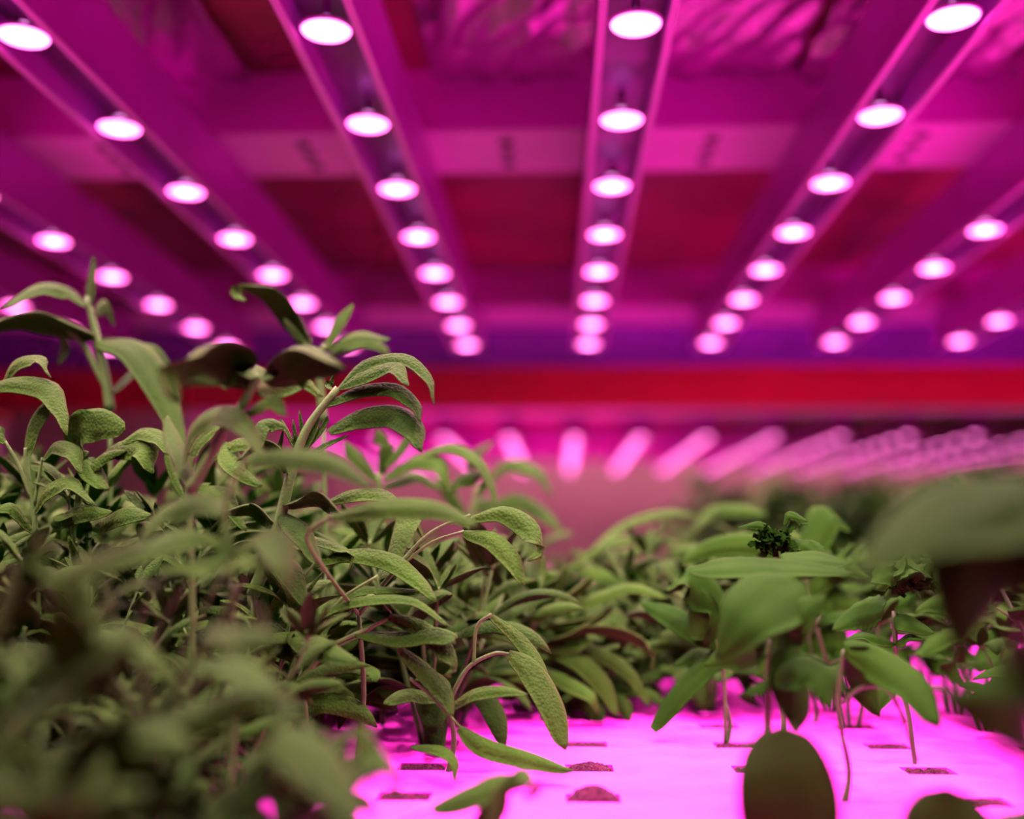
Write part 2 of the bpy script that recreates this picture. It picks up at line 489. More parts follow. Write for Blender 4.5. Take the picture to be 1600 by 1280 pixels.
plug_spots = [(0, 0, .010, 'mounded brown peat plug in the empty slot nearest the bottom centre'),
 (0, 1, .006, 'flat peat plug in the slot by the tip of the lying sage leaf'),
 (0, 2, .001, 'dark peat plug in the slot behind the drooping sage leaf'),
 (-1, 1, .001, 'reddish peat plug in the slot left of the lying sage leaf'),
 (-1, 0, .001, 'dark peat plug shaded by the curled front leaf at bottom left'),
 (1, 2, .001, 'peat plug in the slot left of the big dark oval leaf'),
 (1, 3, .001, 'peat plug in the slot behind the thin stem left of the oval leaf'),
 (2, 2, .001, 'peat plug at the foot of the bent stem on the right'),
 (2, 1, .001, 'wide peat plug nearest the oval leaf on its right'),
 (2, 3, .001, 'peat plug in the farther slot right of the oval leaf'),
 (1, 4, .001, 'small dark peat plug in the fifth slot row, right of centre')]
plug_spots += [(c, r, .001, 'dark peat plug, %s slot row from camera, %s slot right of centre' % (['fifth', 'sixth', 'seventh', 'eighth'][r+1], ['zero', 'first', 'second', 'third'][c]))
               for c, r in ((1, 0), (1, 1), (2, 0), (3, 0), (3, 1), (3, 2), (1, -1), (2, -1))]
for c, r, hh, lab in plug_spots:
    plug(SX+DX*c, SY+DY*r, hh, 31+c*7+r, lab)

# ------------------------------------------------------------------ sage generator
def dir_of(az, el): return V((math.cos(az)*math.cos(el), math.sin(az)*math.cos(el), math.sin(el)))
def arch_leaf(fol, stm, p, az, el0, L, W, droop, rng, shape='sage', pet=.25, curl=.45, wav=.08, n=11, m=6):
    """petiole then blade starting at p; elevation falls from el0 by droop over the blade"""
    pts = [p.copy()]; q = p.copy(); el = el0; steps = 6
    lp = L*pet
    q2 = q+dir_of(az, el)*lp; stm.tube([q, q.lerp(q2, .5)+V((0, 0, .0004)), q2], .0011, .0008, 5)
    pts = [q2]; q = q2.copy(); a = az
    tw = rng.uniform(-.5, .5)
    for s in range(steps):
        el -= droop/steps*(0.6+.8*s/steps)
        a += tw*.12
        q = q+dir_of(a, max(el, -1.45))*(L/steps); pts.append(q.copy())
    sd = V((-math.sin(az), math.cos(az), rng.uniform(-.45, .45)))
    leaf(fol, pts, W, sd, shape, curl, n, m, wav, rng)

def sage_shoot(fol, stm, base, az, lean, h, rng, dens=1.0, lsc=1.0, bare=.28, wsc=1.0):
    n = 9; pts = []; q = base.copy(); el = PI/2-lean*.6
    for i in range(n):
        pts.append(q.copy()); el += rng.uniform(-.06, .06)-lean*.05*(1 if i < 5 else -1.3)
        q = q+dir_of(az+rng.uniform(-.15, .15), el)*(h/(n-1))
    stm.tube(pts, .0019, .0011, 6)
    nodes = max(3, int(h*(1-bare)/.026*dens)); pa = rng.random()*PI
    for k in range(nodes):
        t = bare+(1-bare)*k/(nodes-1)
        f = t*(n-1); i = min(int(f), n-2); p = pts[i].lerp(pts[i+1], f-i)
        tt = (k/(nodes-1))
        L = (.075-.035*tt**2)*rng.uniform(.75, 1.15)*lsc
        for s in (0, PI):
            if rng.random() < .08: continue
            arch_leaf(fol, stm, p, pa+s+rng.uniform(-.35, .35), rng.uniform(.45, .85)+.35*tt, L, L*rng.uniform(.22, .36)*wsc,
                      rng.uniform(.9, 2.2)*(1-.35*tt), rng, curl=rng.uniform(.2, .8))
        pa += PI/2+rng.uniform(-.3, .3)
    for k in range(6):
        L = rng.uniform(.018, .036)*lsc
        arch_leaf(fol, stm, pts[-1], rng.random()*2*PI, rng.uniform(.7, 1.3), L, L*.34, rng.uniform(.1, .8), rng, pet=.15, n=8, m=4)

def make_variant(kind, seed, h, nshoot, **kw):
    rng = random.Random(seed); fol, stm = MB(), MB()
    for s in range(nshoot):
        az = 2*PI*s/nshoot+rng.uniform(-.5, .5)
        base = V((math.cos(az)*.006, math.sin(az)*.004, -.004))
        if kind == 'sage':
            sage_shoot(fol, stm, base, az, rng.uniform(.1, .95), h*rng.uniform(.55, 1.05), rng, **kw)
        else:
            basil_shoot(fol, stm, base, az, rng.uniform(.05, .4), h*rng.uniform(.75, 1.05), rng, **kw)
    return fol, stm

def basil_shoot(fol, stm, base, az, lean, h, rng, lsc=1.0):
    n = 8; pts = []; q = base.copy(); el = PI/2-lean
    for i in range(n):
        pts.append(q.copy()); el += rng.uniform(-.07, .07)
        q = q+dir_of(az, el)*(h/(n-1))
    stm.tube(pts, .0020, .0012, 7)
    nodes = max(2, int(h/.045)); pa = rng.random()*PI
    for k in range(nodes):
        t = .45+.55*k/(nodes-1); f = t*(n-1); i = min(int(f), n-2); p = pts[i].lerp(pts[i+1], f-i)
        L = rng.uniform(.042, .065)*lsc*(1-.3*k/(nodes-1))
        for s in (0, PI):
            arch_leaf(fol, stm, p, pa+s+rng.uniform(-.3, .3), rng.uniform(.2, .7), L, L*rng.uniform(.5, .66),
                      rng.uniform(.7, 1.7), rng, shape='basil', pet=.3, curl=rng.uniform(.15, .5), wav=.12, n=12, m=8)
        pa += PI/2+rng.uniform(-.2, .2)
    for k in range(5):
        L = rng.uniform(.015, .026)*lsc
        arch_leaf(fol, stm, pts[-1], k*1.26, rng.uniform(.7, 1.3), L, L*.5, rng.uniform(.4, 1.2), rng, shape='basil', pet=.12, n=8, m=4)

variants = {}
def variant(key, kind, seed, h, ns, **kw):
    fol, stm = make_variant(kind, seed, h, ns, **kw)
    variants[key] = (fol, stm, kind, h)
for i in range(6): variant(('tall', i), 'sage', 100+i, .21, 7, wsc=1.25, dens=.95, bare=.2, lsc=1.22)
for i in range(4): variant(('mid', i), 'sage', 140+i, .15, 7, lsc=1.08, wsc=1.25, dens=1.0)
for i in range(4): variant(('low', i), 'sage', 160+i, .09, 11, lsc=.95, dens=1.3, bare=.12, wsc=1.35)
for i in range(4): variant(('near', i), 'sage', 210+i, .10, 7, lsc=1.15, dens=.85, bare=.2, wsc=1.5)
for i in range(5): variant(('basil', i), 'basil', 180+i, .135, 3, lsc=1.12)
protos = {}
def put_plant(key, x, y, rz, sc, label, group):
    fol, stm, kind, h = variants[key]
    nm = 'sage_plant' if kind == 'sage' else 'basil_plant'
    if key not in protos:
        r = empty(nm)
        f = fol.build('foliage', M['sage' if kind == 'sage' else 'basil'], r, True)
        s = stm.build('stem', M['sage_stem' if kind == 'sage' else 'basil_stem'], r, True)
        protos[key] = (r, f, s)
    else:
        r0, f0, s0 = protos[key]
        r = r0.copy(); COL.objects.link(r)
        for q in (f0, s0):
            c = q.copy(); COL.objects.link(c); c.parent = r
    r.location = (x, y, TRAY-.002); r.rotation_euler = (0, 0, rz); r.scale = (sc, sc, sc)
    tag(r, label, nm.split('_')[0]+' plant', group)
    return r

# ------------------------------------------------------------------ hero plants (real leaves at their own distance)
class Hero:
    def __init__(s, name, label, cat, Y, leafmat='sage', stemmat='sage_stem', group=None, seed=1):
        s.name, s.label, s.cat, s.Y = name, label, cat, Y
        s.lm, s.sm, s.group = leafmat, stemmat, group
        s.fol, s.stm = MB(), MB(); s.rng = random.Random(seed); s.base = None
    def p(s, q):
        return U(q[0], q[1], s.Y+(q[2] if len(q) > 2 else 0))
    def stem(s, pts, w0=7, w1=4, n=8):
        P = catmull([s.p(q) for q in pts], max(6, 4*len(pts)))
        s.stm.tube(P, w0*.5*s.Y/F_PX, w1*.5*s.Y/F_PX, n)
        if s.base is None: s.base = P[0]
    def root(s, q, x=None, y=None):
        """run a stem from pixel point q down to the board"""
        P = s.p(q); b_ = V((x if x is not None else P.x, y if y is not None else P.y, TRAY-.004))
        m = P.lerp(b_, .5)+V((.004, .003, 0))
        s.stm.tube(catmull([b_, m, P], 9), .0022, .0016, 7); s.base = b_
    def leaf(s, pts, w, real=None, sgn=-1, shape='sage', curl=.45, wav=.05, n=18, m=8, tooth=0, face=None):
        P = [s.p(q) for q in pts]
        app = w*s.Y/F_PX
        real = max(app*1.02, real if real else app*1.35)
        al = math.asin(min(.99, app/real))
        ch = P[-1]-P[0]
        view = (P[len(P)//2]-V((0, 0, CAMZ))).normalized()
        perp = ch.cross(view); 
        if perp.length < 1e-6: perp = V((0, 0, 1))
        perp.normalize()
        if perp.z < 0: perp = -perp
        sd = -view*math.cos(al)+perp*math.sin(al)*sgn
        if face is not None: sd = V(face)
        leaf(s.fol, P, real, sd, shape, curl, n, m, wav, s.rng, tooth=tooth)
    def build(s):
        base = s.base or V((0, 0, TRAY))
        r = empty(s.name, base)
        for mb, nm, mt in ((s.fol, 'foliage', s.lm), (s.stm, 'stem', s.sm)):
            if not mb.v: continue
            mb.v = [(a-base.x, b-base.y, c-base.z) for a, b, c in mb.v]
            mb.build(nm, M[mt], r, True)
        tag(r, s.label, s.cat, s.group)
        return r

SG = 'sage plant'
h = Hero('sage_plant', 'tall blurred sage shoot standing highest at the far left edge', SG, .90, seed=1)
h.root((172, 640)); h.stem([(172, 640), (165, 590), (150, 520), (136, 465)], 17, 10)
h.stem([(172, 615), (150, 575), (128, 535), (95, 510)], 12, 8)
h.leaf([(137, 482), (140, 445), (146, 402)], 15, .016, curl=.2)
h.leaf([(136, 478, 0), (108, 452, .0), (60, 446, -.02), (2, 482, -.05)], 20, .028)
h.leaf([(152, 490, 0), (170, 480, .03), (180, 510, .05)], 12, .015)
h.leaf([(150, 525), (90, 500, -.01), (35, 492, -.03), (-40, 515, -.05)], 36, .032, sgn=1, curl=.6)
h.leaf([(150, 532), (205, 540, -.01), (250, 600, -.03), (290, 705, -.05)], 52, .036, sgn=-1, curl=.3)
h.leaf([(205, 540), (245, 545, .02), (272, 580, .03)], 20, .02)
h.leaf([(172, 615), (195, 590, .02), (212, 575, .03)], 10, .014)
h.leaf([(100, 520), (105, 545, .03), (92, 570, .05)], 10, .014)
h.build()

h = Hero('sage_plant', 'blurred sage shoot with two wide arching leaves against the lamps, left of centre', SG, .64, seed=2)
h.root((296, 770)); h.stem([(296, 770), (335, 700), (380, 630), (405, 585)], 20, 13)
h.leaf([(405, 590), (370, 560, .0), (320, 552, -.03), (284, 575, -.06), (283, 630, -.07)], 56, .036, sgn=1, curl=1.1)
h.leaf([(405, 590), (440, 558), (490, 546, -.02), (540, 575, -.05)], 48, .036, sgn=1, curl=1.1)
h.leaf([(400, 600), (430, 590, .04), (470, 585, .06), (505, 620, .07)], 36, .03, sgn=-1, curl=.4)
h.leaf([(283, 730), (300, 665), (345, 640, -.01), (390, 670, -.03), (425, 740, -.05)], 28, .026, sgn=-1)
h.leaf([(372, 650), (420, 625, -.02), (448, 650, -.04)], 14, .016)
h.leaf([(300, 760), (285, 700, .02), (262, 650, .04)], 24, .022)
h.build()

h = Hero('sage_plant', 'sage shoot rising highest left of centre, broad leaf overlapping two lamps', SG, .92, seed=3)
h.root((505, 660)); h.stem([(505, 660), (500, 600), (498, 560), (510, 540)], 15, 12)
h.stem([(498, 560), (480, 540), (445, 500)], 12, 9)
h.leaf([(487, 545), (465, 500), (425, 455, -.01), (376, 445, -.03)], 38, .030, sgn=1, curl=.5)
h.leaf([(376, 446, -.03), (372, 458, -.035), (384, 470, -.04)], 12, .014)
h.leaf([(486, 535), (466, 515), (440, 490)], 20, .018)
h.leaf([(508, 548), (528, 505), (552, 475)], 20, .018, curl=.2)
h.leaf([(515, 545), (555, 522, -.01), (610, 530, -.03)], 16, .022)
h.leaf([(505, 560), (560, 530, .02), (600, 540, .03), (612, 560, .04)], 16, .022, sgn=-1)
h.build()

h = Hero('sage_plant', 'sharp sage shoot with stacked arching pink-rimmed leaves near the centre', SG, .75, seed=4)
h.root((395, 930)); h.stem([(395, 930), (430, 840), (455, 740), (480, 670), (528, 606)], 22, 12)
h.leaf([(528, 606), (568, 565), (632, 556, -.01), (672, 590, -.02), (679, 632, -.03)], 20, .018)
h.leaf([(530, 604), (570, 582, -.01), (615, 570, -.02), (638, 603, -.04)], 20, .020, sgn=-1)
h.leaf([(508, 632), (560, 606), (615, 603, -.01), (650, 630, -.02), (658, 662, -.03)], 24, .021)
h.leaf([(512, 672), (560, 645), (612, 640, -.01), (648, 668, -.025), (659, 706, -.035)], 40, .027, sgn=-1, curl=.6)
h.leaf([(520, 610), (515, 600, .01), (520, 585, .01)], 8, .008)
for (a, b_, c, w) in (((455, 720), (462, 690), (458, 655), 9), ((462, 720), (472, 680), (468, 640), 8), ((470, 715), (490, 670), (498, 635), 12),
                      ((450, 730), (438, 700), (442, 672), 8), ((480, 700), (505, 665), (512, 650), 10), ((465, 730), (500, 700), (545, 680), 9)):
    h.leaf([a, b_, c], w, w*.75/F_PX*1.5, curl=.2, n=10, m=4)
h.leaf([(446, 664, -.01), (425, 655, -.015), (404, 665, -.02), (402, 705, -.03)], 26, .02, sgn=-1, curl=.7)
h.leaf([(440, 655), (452, 675), (460, 700)], 6, .01)
for (pts, w, sg) in (([(450, 740), (435, 700, -.01), (400, 690, -.02), (370, 720, -.03)], 22, 1), ([(445, 790), (500, 775, -.01), (540, 810, -.03)], 20, 1),
                 ([(430, 820), (395, 790, .01), (350, 800, 0)], 22, 1), ([(440, 800), (470, 825, -.02), (500, 880, -.04)], 32, -1),
                 ([(425, 850), (375, 850, -.01), (330, 880, -.03)], 24, 1), ([(425, 860), (455, 890, -.02), (480, 950, -.03)], 40, -1)):
    h.leaf(pts, w, .022, sgn=sg)
h.build()

h = Hero('sage_plant', 'dark long sage leaf crossing in front of the sharp centre shoot', SG, .56, seed=5)
h.root((360, 900), x=-.17); h.stem([(360, 900), (350, 800), (372, 740), (388, 716)], 12, 6)
h.leaf([(388, 716), (440, 706), (520, 718, -.01), (590, 765, -.02)], 36, .021, sgn=-1, curl=.5)
h.leaf([(362, 850), (300, 830, -.01), (235, 850, -.03), (110, 905, -.05)], 30, .024, sgn=-1)
h.leaf([(366, 860), (420, 830, -.01), (450, 880, -.03), (460, 930, -.03)], 34, .026, sgn=-1)
h.leaf([(355, 800), (310, 780, .01), (250, 800, .01), (215, 850, 0)], 36, .024)
h.leaf([(352, 830), (330, 870, -.01), (240, 890, -.04)], 24, .02)
h.build()

h = Hero('sage_plant', 'sage with a thick curled textured leaf hanging beside the centre gap', SG, .76, seed=6)
h.root((560, 960)); h.stem([(560, 960), (610, 900), (670, 835), (735, 805)], 9, 5)
h.leaf([(735, 808), (785, 793), (830, 815, -.01), (842, 850, -.02), (824, 876, -.03)], 34, .024, curl=.8)
h.leaf([(520, 805, -.12), (590, 788, -.13), (680, 790, -.14), (748, 822, -.15)], 30, .022, sgn=-1)
h.stem([(560, 960), (500, 880, -.08), (480, 835, -.11), (520, 805, -.12)], 6, 5)
h.stem([(610, 900), (670, 850), (725, 830)], 5, 4)
h.leaf([(725, 830), (770, 835, -.01), (805, 870, -.02), (820, 915, -.03)], 34, .024, sgn=-1, curl=.6)
h.leaf([(510, 785), (550, 768), (600, 770, -.01), (640, 800, -.02)], 22, .02)
h.leaf([(600, 900), (640, 800, .04), (665, 845, .06)], 30, .024, sgn=-1)
h.leaf([(490, 880), (545, 862), (610, 872, -.01), (655, 905, -.02), (682, 940, -.03)], 30, .021, sgn=-1)
h.stem([(450, 950), (470, 910), (492, 880)], 5, 4)
h.leaf([(470, 860), (455, 835, .01), (487, 838, .01), (545, 860, 0), (545, 890, -.01)], 10, .02)
h.build()

h = Hero('sage_plant', 'low sage with two dark pebbled leaves curling down at lower centre', SG, .74, seed=7)
h.root((470, 1060)); h.stem([(470, 1060), (520, 1010), (570, 985), (610, 965)], 9, 5)
h.leaf([(608, 960), (655, 970), (695, 1000, -.01), (708, 1035, -.02), (694, 1056, -.03)], 32, .022, sgn=-1, curl=.7)
h.leaf([(555, 988), (620, 992), (670, 985, -.01), (706, 995, -.02), (712, 1006, -.02)], 28, .022, sgn=-1)
h.leaf([(625, 1010), (665, 1040), (700, 1080, -.01), (708, 1120, -.02)], 30, .022, sgn=-1, curl=.6)
h.leaf([(480, 975), (540, 938), (640, 934, -.01), (705, 980, -.02)], 14, .018)
h.leaf([(500, 960), (560, 920, .01), (660, 922, .01)], 12, .016)
h.stem([(500, 1020), (560, 995), (610, 962)], 4, 3)
h.stem([(540, 960), (580, 930), (612, 958)], 4, 3)
h.stem([(480, 1010), (530, 940), (590, 900)], 6, 4)
h.leaf([(450, 990), (500, 1010, -.05), (560, 1035, -.07)], 30, .022, sgn=-1)
h.build()

h = Hero('sage_plant', 'sage with one long pale leaf drooping onto the board at bottom centre', SG, .76, seed=8)
h.root((700, 1100)); h.stem([(700, 1100), (730, 1045), (770, 1022), (795, 1022)], 7, 5)
h.leaf([(795, 1020), (835, 1045), (868, 1105, -.01), (884, 1172, -.02)], 44, .028, sgn=-1, curl=.35, shape='oval')
h.stem([(740, 1040), (745, 980), (768, 960)], 6, 5)
h.leaf([(765, 958, .02), (815, 995, .02), (848, 1040, .01), (862, 1090, 0)], 24, .02)
h.stem([(640, 1060, -.02), (670, 1085, -.02), (718, 1135, -.03)], 6, 4)
h.leaf([(718, 1135, -.03), (760, 1158, -.035), (830, 1180, -.04), (896, 1205, -.045)], 30, .021, curl=.7)
h.leaf([(700, 1105), (740, 1080, -.02), (790, 1075, -.03), (825, 1085, -.03)], 16, .018)
h.leaf([(645, 1165, -.03), (690, 1168, -.04), (712, 1190, -.05), (712, 1222, -.06)], 16, .016)
h.leaf([(690, 1090), (640, 1080, -.01), (600, 1100, -.03)], 22, .02)
h.build()

h = Hero('sage_plant', 'front curled sage leaf with a knobbed tip lying over the bottom slots', SG, .56, seed=9)
h.root((560, 1300)); h.stem([(560, 1300), (620, 1285), (670, 1262)], 10, 7)
h.leaf([(672, 1262), (730, 1235), (785, 1215), (830, 1222)], 44, .024, sgn=-1, curl=.5)
h.leaf([(740, 1290), (770, 1260, -.01), (792, 1225, -.02)], 40, .020, curl=.3)
h.leaf([(780, 1222), (812, 1200, -.01), (832, 1222, -.02), (815, 1245, -.02)], 22, .016, curl=1.0)
h.build()

# sharp left cluster
h = Hero('sage_plant', 'sharp forked sage stem with an upright spoon leaf at the left edge', SG, .77, seed=10)
h.root((58, 880)); h.stem([(58, 880), (53, 800), (42, 730), (40, 700)], 9, 6)
h.stem([(50, 780), (28, 725), (8, 690)], 7, 5); h.stem([(53, 790), (62, 740), (66, 715)], 6, 4)
h.leaf([(42, 712), (50, 670), (68, 640), (80, 630)], 24, .018, curl=.2)
h.leaf([(66, 718), (85, 693), (115, 705, -.01), (127, 740, -.02)], 24, .02, sgn=-1)
h.leaf([(10, 692), (-5, 670), (-30, 680)], 24, .02)
h.leaf([(0, 610, .02), (20, 568, .01), (60, 560, 0), (80, 590, -.01)], 16, .018)
h.leaf([(-40, 610), (20, 592), (75, 600, -.01), (100, 640, -.02), (105, 680, -.03)], 30, .026, sgn=-1, curl=.6)
h.leaf([(52, 800), (70, 765, -.01), (110, 752, -.02), (150, 790, -.03)], 20, .02)
h.leaf([(54, 830), (20, 790, -.01), (-20, 800, -.02)], 20, .02)
h.build()
h = Hero('sage_plant', 'sharp sage stem with three rounded leaves right of the spoon leaf, left side', SG, .78, seed=11)
h.root((112, 860)); h.stem([(112, 860), (120, 790), (130, 720), (136, 705)], 9, 6)
h.stem([(118, 810), (138, 740), (155, 715)], 6, 4)
h.leaf([(132, 712), (122, 680), (150, 662, -.01), (195, 672, -.02)], 46, .028, sgn=-1, curl=.3, shape='oval')
h.leaf([(155, 715), (185, 695), (225, 698, -.01), (238, 740, -.02)], 36, .026, sgn=-1, shape='oval')
h.leaf([(150, 715), (150, 735, -.01), (165, 765, -.02)], 34, .024, shape='oval', sgn=-1)
h.leaf([(192, 690), (220, 672), (250, 682, -.01), (264, 712, -.02)], 22, .02, sgn=-1)
h.leaf([(80, 818), (120, 800, -.02), (175, 800, -.03)], 24, .02, sgn=-1)
h.leaf([(145, 825), (190, 802, -.02), (235, 805, -.03)], 24, .02)
h.leaf([(125, 700), (130, 680, .01), (120, 655, .01)], 10, .012)
h.build()
h = Hero('sage_plant', 'sage stem fanning narrow leaves between the left and centre shoots', SG, .80, seed=12)
h.root((262, 880)); h.stem([(262, 880), (285, 800), (305, 750), (340, 710)], 14, 8)
h.leaf([(300, 735), (303, 700), (330, 672), (345, 668)], 20, .017, curl=.2)
h.leaf([(330, 715), (370, 690, -.01), (420, 700, -.03)], 18, .018)
h.leaf([(310, 760), (350, 770, -.02), (385, 830, -.03)], 30, .022, sgn=-1)
h.leaf([(355, 690), (370, 725, -.02), (410, 760, -.02)], 30, .024, sgn=-1)
h.leaf([(285, 790), (300, 760), (330, 755)], 12, .014); h.leaf([(290, 780), (270, 730), (262, 700)], 12, .014)
h.build()

# right rim of the sage mound (behind focus)
h = Hero('sage_plant', 'soft sage shoot whose thin leaf arcs over the gap right of the mound', SG, .95, seed=13)
h.root((600, 880)); h.stem([(600, 880), (592, 800), (592, 740)], 14, 9)
h.leaf([(640, 720), (700, 695), (748, 715, -.01), (772, 760, -.02), (776, 795, -.03)], 16, .022)
h.leaf([(600, 745), (650, 715), (690, 725, -.01), (708, 775, -.02)], 28, .026, sgn=-1)
h.leaf([(592, 750), (560, 710), (540, 690)], 24, .024); h.leaf([(594, 740), (600, 690), (590, 670)], 26, .02)
h.leaf([(600, 730), (630, 690), (640, 672)], 14, .016); h.leaf([(598, 760), (650, 740, .02), (690, 765, .03)], 18, .022)
h.leaf([(700, 770), (720, 745), (755, 745, -.01), (745, 775, -.02)], 26, .024)
h.build()
h = Hero('sage_plant', 'blurred sage behind the mound, long leaves leaning right under the far lamps', SG, 1.25, seed=14)
h.root((720, 900)); h.stem([(720, 900), (735, 820), (750, 760)], 16, 10)
h.leaf([(750, 765), (790, 722), (840, 735, -.02), (865, 775, -.03)], 22, .028, sgn=-1)
h.leaf([(755, 800), (800, 775), (850, 800, -.02), (880, 830, -.03)], 24, .028, sgn=-1)
h.leaf([(740, 790), (790, 790, .02), (840, 840, 0)], 30, .03, sgn=-1)
h.leaf([(745, 740), (740, 710), (770, 690)], 18, .022)
h.leaf([(735, 820), (700, 760, -.02), (680, 750, -.03)], 26, .028)
h.leaf([(745, 860), (800, 850, -.03), (850, 870, -.04)], 26, .028)
h.build()

# centre low plants
h = Hero('sage_plant', 'spreading pale sage of many strap leaves just right of the mound', SG, .98, seed=15)
h.root((845, 1060)); h.stem([(845, 1060), (825, 1000), (835, 970)], 14, 10)
for pts, w in (([(835, 975), (862, 925), (885, 880)], 15), ([(830, 980), (850, 910), (850, 870)], 15), ([(845, 965), (900, 920), (925, 900)], 14),
               ([(850, 960), (920, 935), (985, 915, -.01), (1045, 935, -.02)], 22), ([(850, 980), (920, 965), (960, 945)], 16),
               ([(850, 1005), (900, 985, -.01), (945, 955, -.01)], 13), ([(845, 1000), (885, 1010, -.01), (930, 998, -.02)], 20),
               ([(850, 1015), (905, 1030, -.02), (945, 1070, -.03), (965, 1120, -.04)], 34), ([(860, 1010), (930, 1015, -.01), (985, 1050, -.02), (1016, 1105, -.03)], 26),
               ([(840, 1040), (880, 1060, -.03), (925, 1085, -.05), (935, 1115, -.05)], 22), ([(840, 985), (800, 940), (780, 900)], 18),
               ([(870, 985), (950, 980, -.02), (1010, 1005, -.03), (1018, 1050, -.04)], 16)):
    h.leaf(pts, w, max(.02, w*.95/F_PX*1.2), sgn=-1 if w > 18 else 1)
h.build()
h = Hero('sage_plant', 'blurred low sage with pale arched leaves behind the centre gap', SG, 1.20, seed=16)
h.root((985, 1000)); h.stem([(985, 1000), (1010, 930), (1030, 880)], 12, 9)
for pts, w in (([(885, 890), (940, 850), (1000, 838, -.01), (1060, 848, -.02)], 16), ([(905, 880), (970, 820, .05), (1040, 798, .05), (1090, 805, .04)], 14),
               ([(1050, 858), (1085, 855, -.02), (1125, 880, -.03)], 22), ([(1080, 830, .05), (1110, 798, .05), (1160, 795, .04), (1200, 805, .03)], 26),
               ([(1060, 850, .05), (1090, 815, .05), (1130, 790, .05)], 10), ([(900, 890), (950, 895, -.02), (990, 915, -.03)], 24),
               ([(960, 905), (1020, 880), (1085, 905, -.02)], 26), ([(930, 870), (985, 858, .02), (1010, 850, .02)], 14),
               ([(1010, 930), (1060, 890, -.02), (1110, 900, -.03)], 26), ([(1000, 940), (960, 900, .03), (930, 920, .02)], 26)):
    h.leaf(pts, w, max(.024, w*1.2/F_PX*1.15), sgn=-1)
h.build()

BS = 'basil plant'
h = Hero('basil_plant', 'green plant whose two stiff leaves meet in a V on the board', BS, .88, 'basil', 'basil_stem', seed=17)
h.root((1133, 1100)); h.stem([(1133, 1165), (1133, 1100), (1130, 1050), (1120, 1000)], 6, 5)
h.leaf([(1018, 1140), (1055, 1085), (1100, 1040), (1160, 980)], 38, .030, shape='sage', curl=.3)
h.leaf([(1040, 920), (1080, 900), (1120, 950), (1100, 1010)], 60, .038, sgn=-1, shape='oval')
h.leaf([(1085, 1000), (1090, 950), (1095, 920)], 50, .035, shape='oval')
h.leaf([(1130, 1010), (1060, 960, .02), (1000, 940, .04)], 40, .03, sgn=-1, shape='basil')
h.leaf([(1120, 1050), (1090, 1020, .02), (1050, 1040, .02)], 30, .024, shape='basil')
h.build()
h = Hero('basil_plant', 'basil with one large pale cupped leaf facing the camera, right of centre', BS, .66, 'basil', 'basil_stem', seed=18)
h.root((1198, 1165)); h.stem([(1198, 1165), (1200, 1100), (1200, 1050), (1205, 1000)], 12, 9)
h.leaf([(1250, 905), (1210, 925, -.02), (1160, 965, -.035), (1120, 1030, -.03)], 100, .046, sgn=-1, shape='basil', curl=.25)
h.leaf([(1205, 1000), (1230, 960, -.02), (1290, 930, -.03)], 60, .036, sgn=-1, shape='basil')
h.leaf([(1200, 1050), (1240, 1035, -.02), (1285, 1055, -.03), (1300, 1110, -.04)], 60, .034, sgn=-1, shape='basil')
h.leaf([(1078, 890, .05), (1150, 878, .04), (1240, 882, .04), (1335, 895, .04)], 34, .034, shape='basil', curl=.2)
h.leaf([(1220, 870, .06), (1270, 868, .06), (1330, 880, .06)], 28, .03, shape='basil', curl=.2)
h.leaf([(1200, 1060), (1170, 1080), (1190, 1105)], 22, .02, shape='basil')
h.leaf([(1240, 1000), (1250, 1080, -.01), (1245, 1140, -.02)], 60, .035, sgn=-1, shape='basil')
h.leaf([(1180, 1010), (1140, 1010, .03), (1100, 1040, .04)], 50, .03, sgn=-1, shape='basil')
h.build()
h = Hero('basil_plant', 'blurred basil with pale flat leaves layered behind the big cupped leaf', BS, .98, 'basil', 'basil_stem', seed=41)
h.root((1270, 1090)); h.stem([(1270, 1090), (1262, 980), (1258, 880)], 9, 7)
for pts, w in (([(1258, 900), (1200, 850), (1120, 850), (1060, 880)], 40), ([(1258, 880), (1290, 800, .02), (1330, 830, .03)], 50), ([(1260, 930), (1310, 880), (1360, 900)], 40),
               ([(1262, 960), (1300, 930), (1370, 960)], 50), ([(1262, 960), (1200, 940), (1140, 980)], 50), ([(1265, 1000), (1310, 1000), (1350, 1050)], 50), ([(1265, 1000), (1220, 1010), (1180, 1060)], 46)):
    h.leaf(pts, w, w*.98/F_PX*1.2, shape='basil')
h.build()
h = Hero('basil_plant', 'plant topped by a dark shrivelled tuft with pale serrated leaves', BS, .80, 'basil', 'basil_stem', seed=19)
h.root((1215, 1060)); h.stem([(1215, 1060), (1225, 950), (1215, 880), (1212, 845)], 8, 6)
for pts, w in (([(1220, 840), (1190, 820), (1150, 824)], 12), ([(1225, 835), (1245, 812), (1262, 820)], 16), ([(1235, 845), (1265, 850, -.01), (1300, 890, -.03)], 26),
               ([(1240, 860), (1262, 875, -.02), (1285, 870, -.02)], 20), ([(1225, 820), (1230, 803), (1262, 815, -.01)], 14), ([(1200, 860), (1185, 870, -.01), (1160, 875, -.01)], 10)):
    h.leaf(pts, w, w*.8/F_PX*1.4, sgn=-1, shape='basil', tooth=.22, wav=.25, n=22)
h.build()
h = Hero('withered_flower', 'dark shrivelled flower tuft held above the pale serrated leaves', 'flower', .795, 'crisp', 'crisp', seed=20)
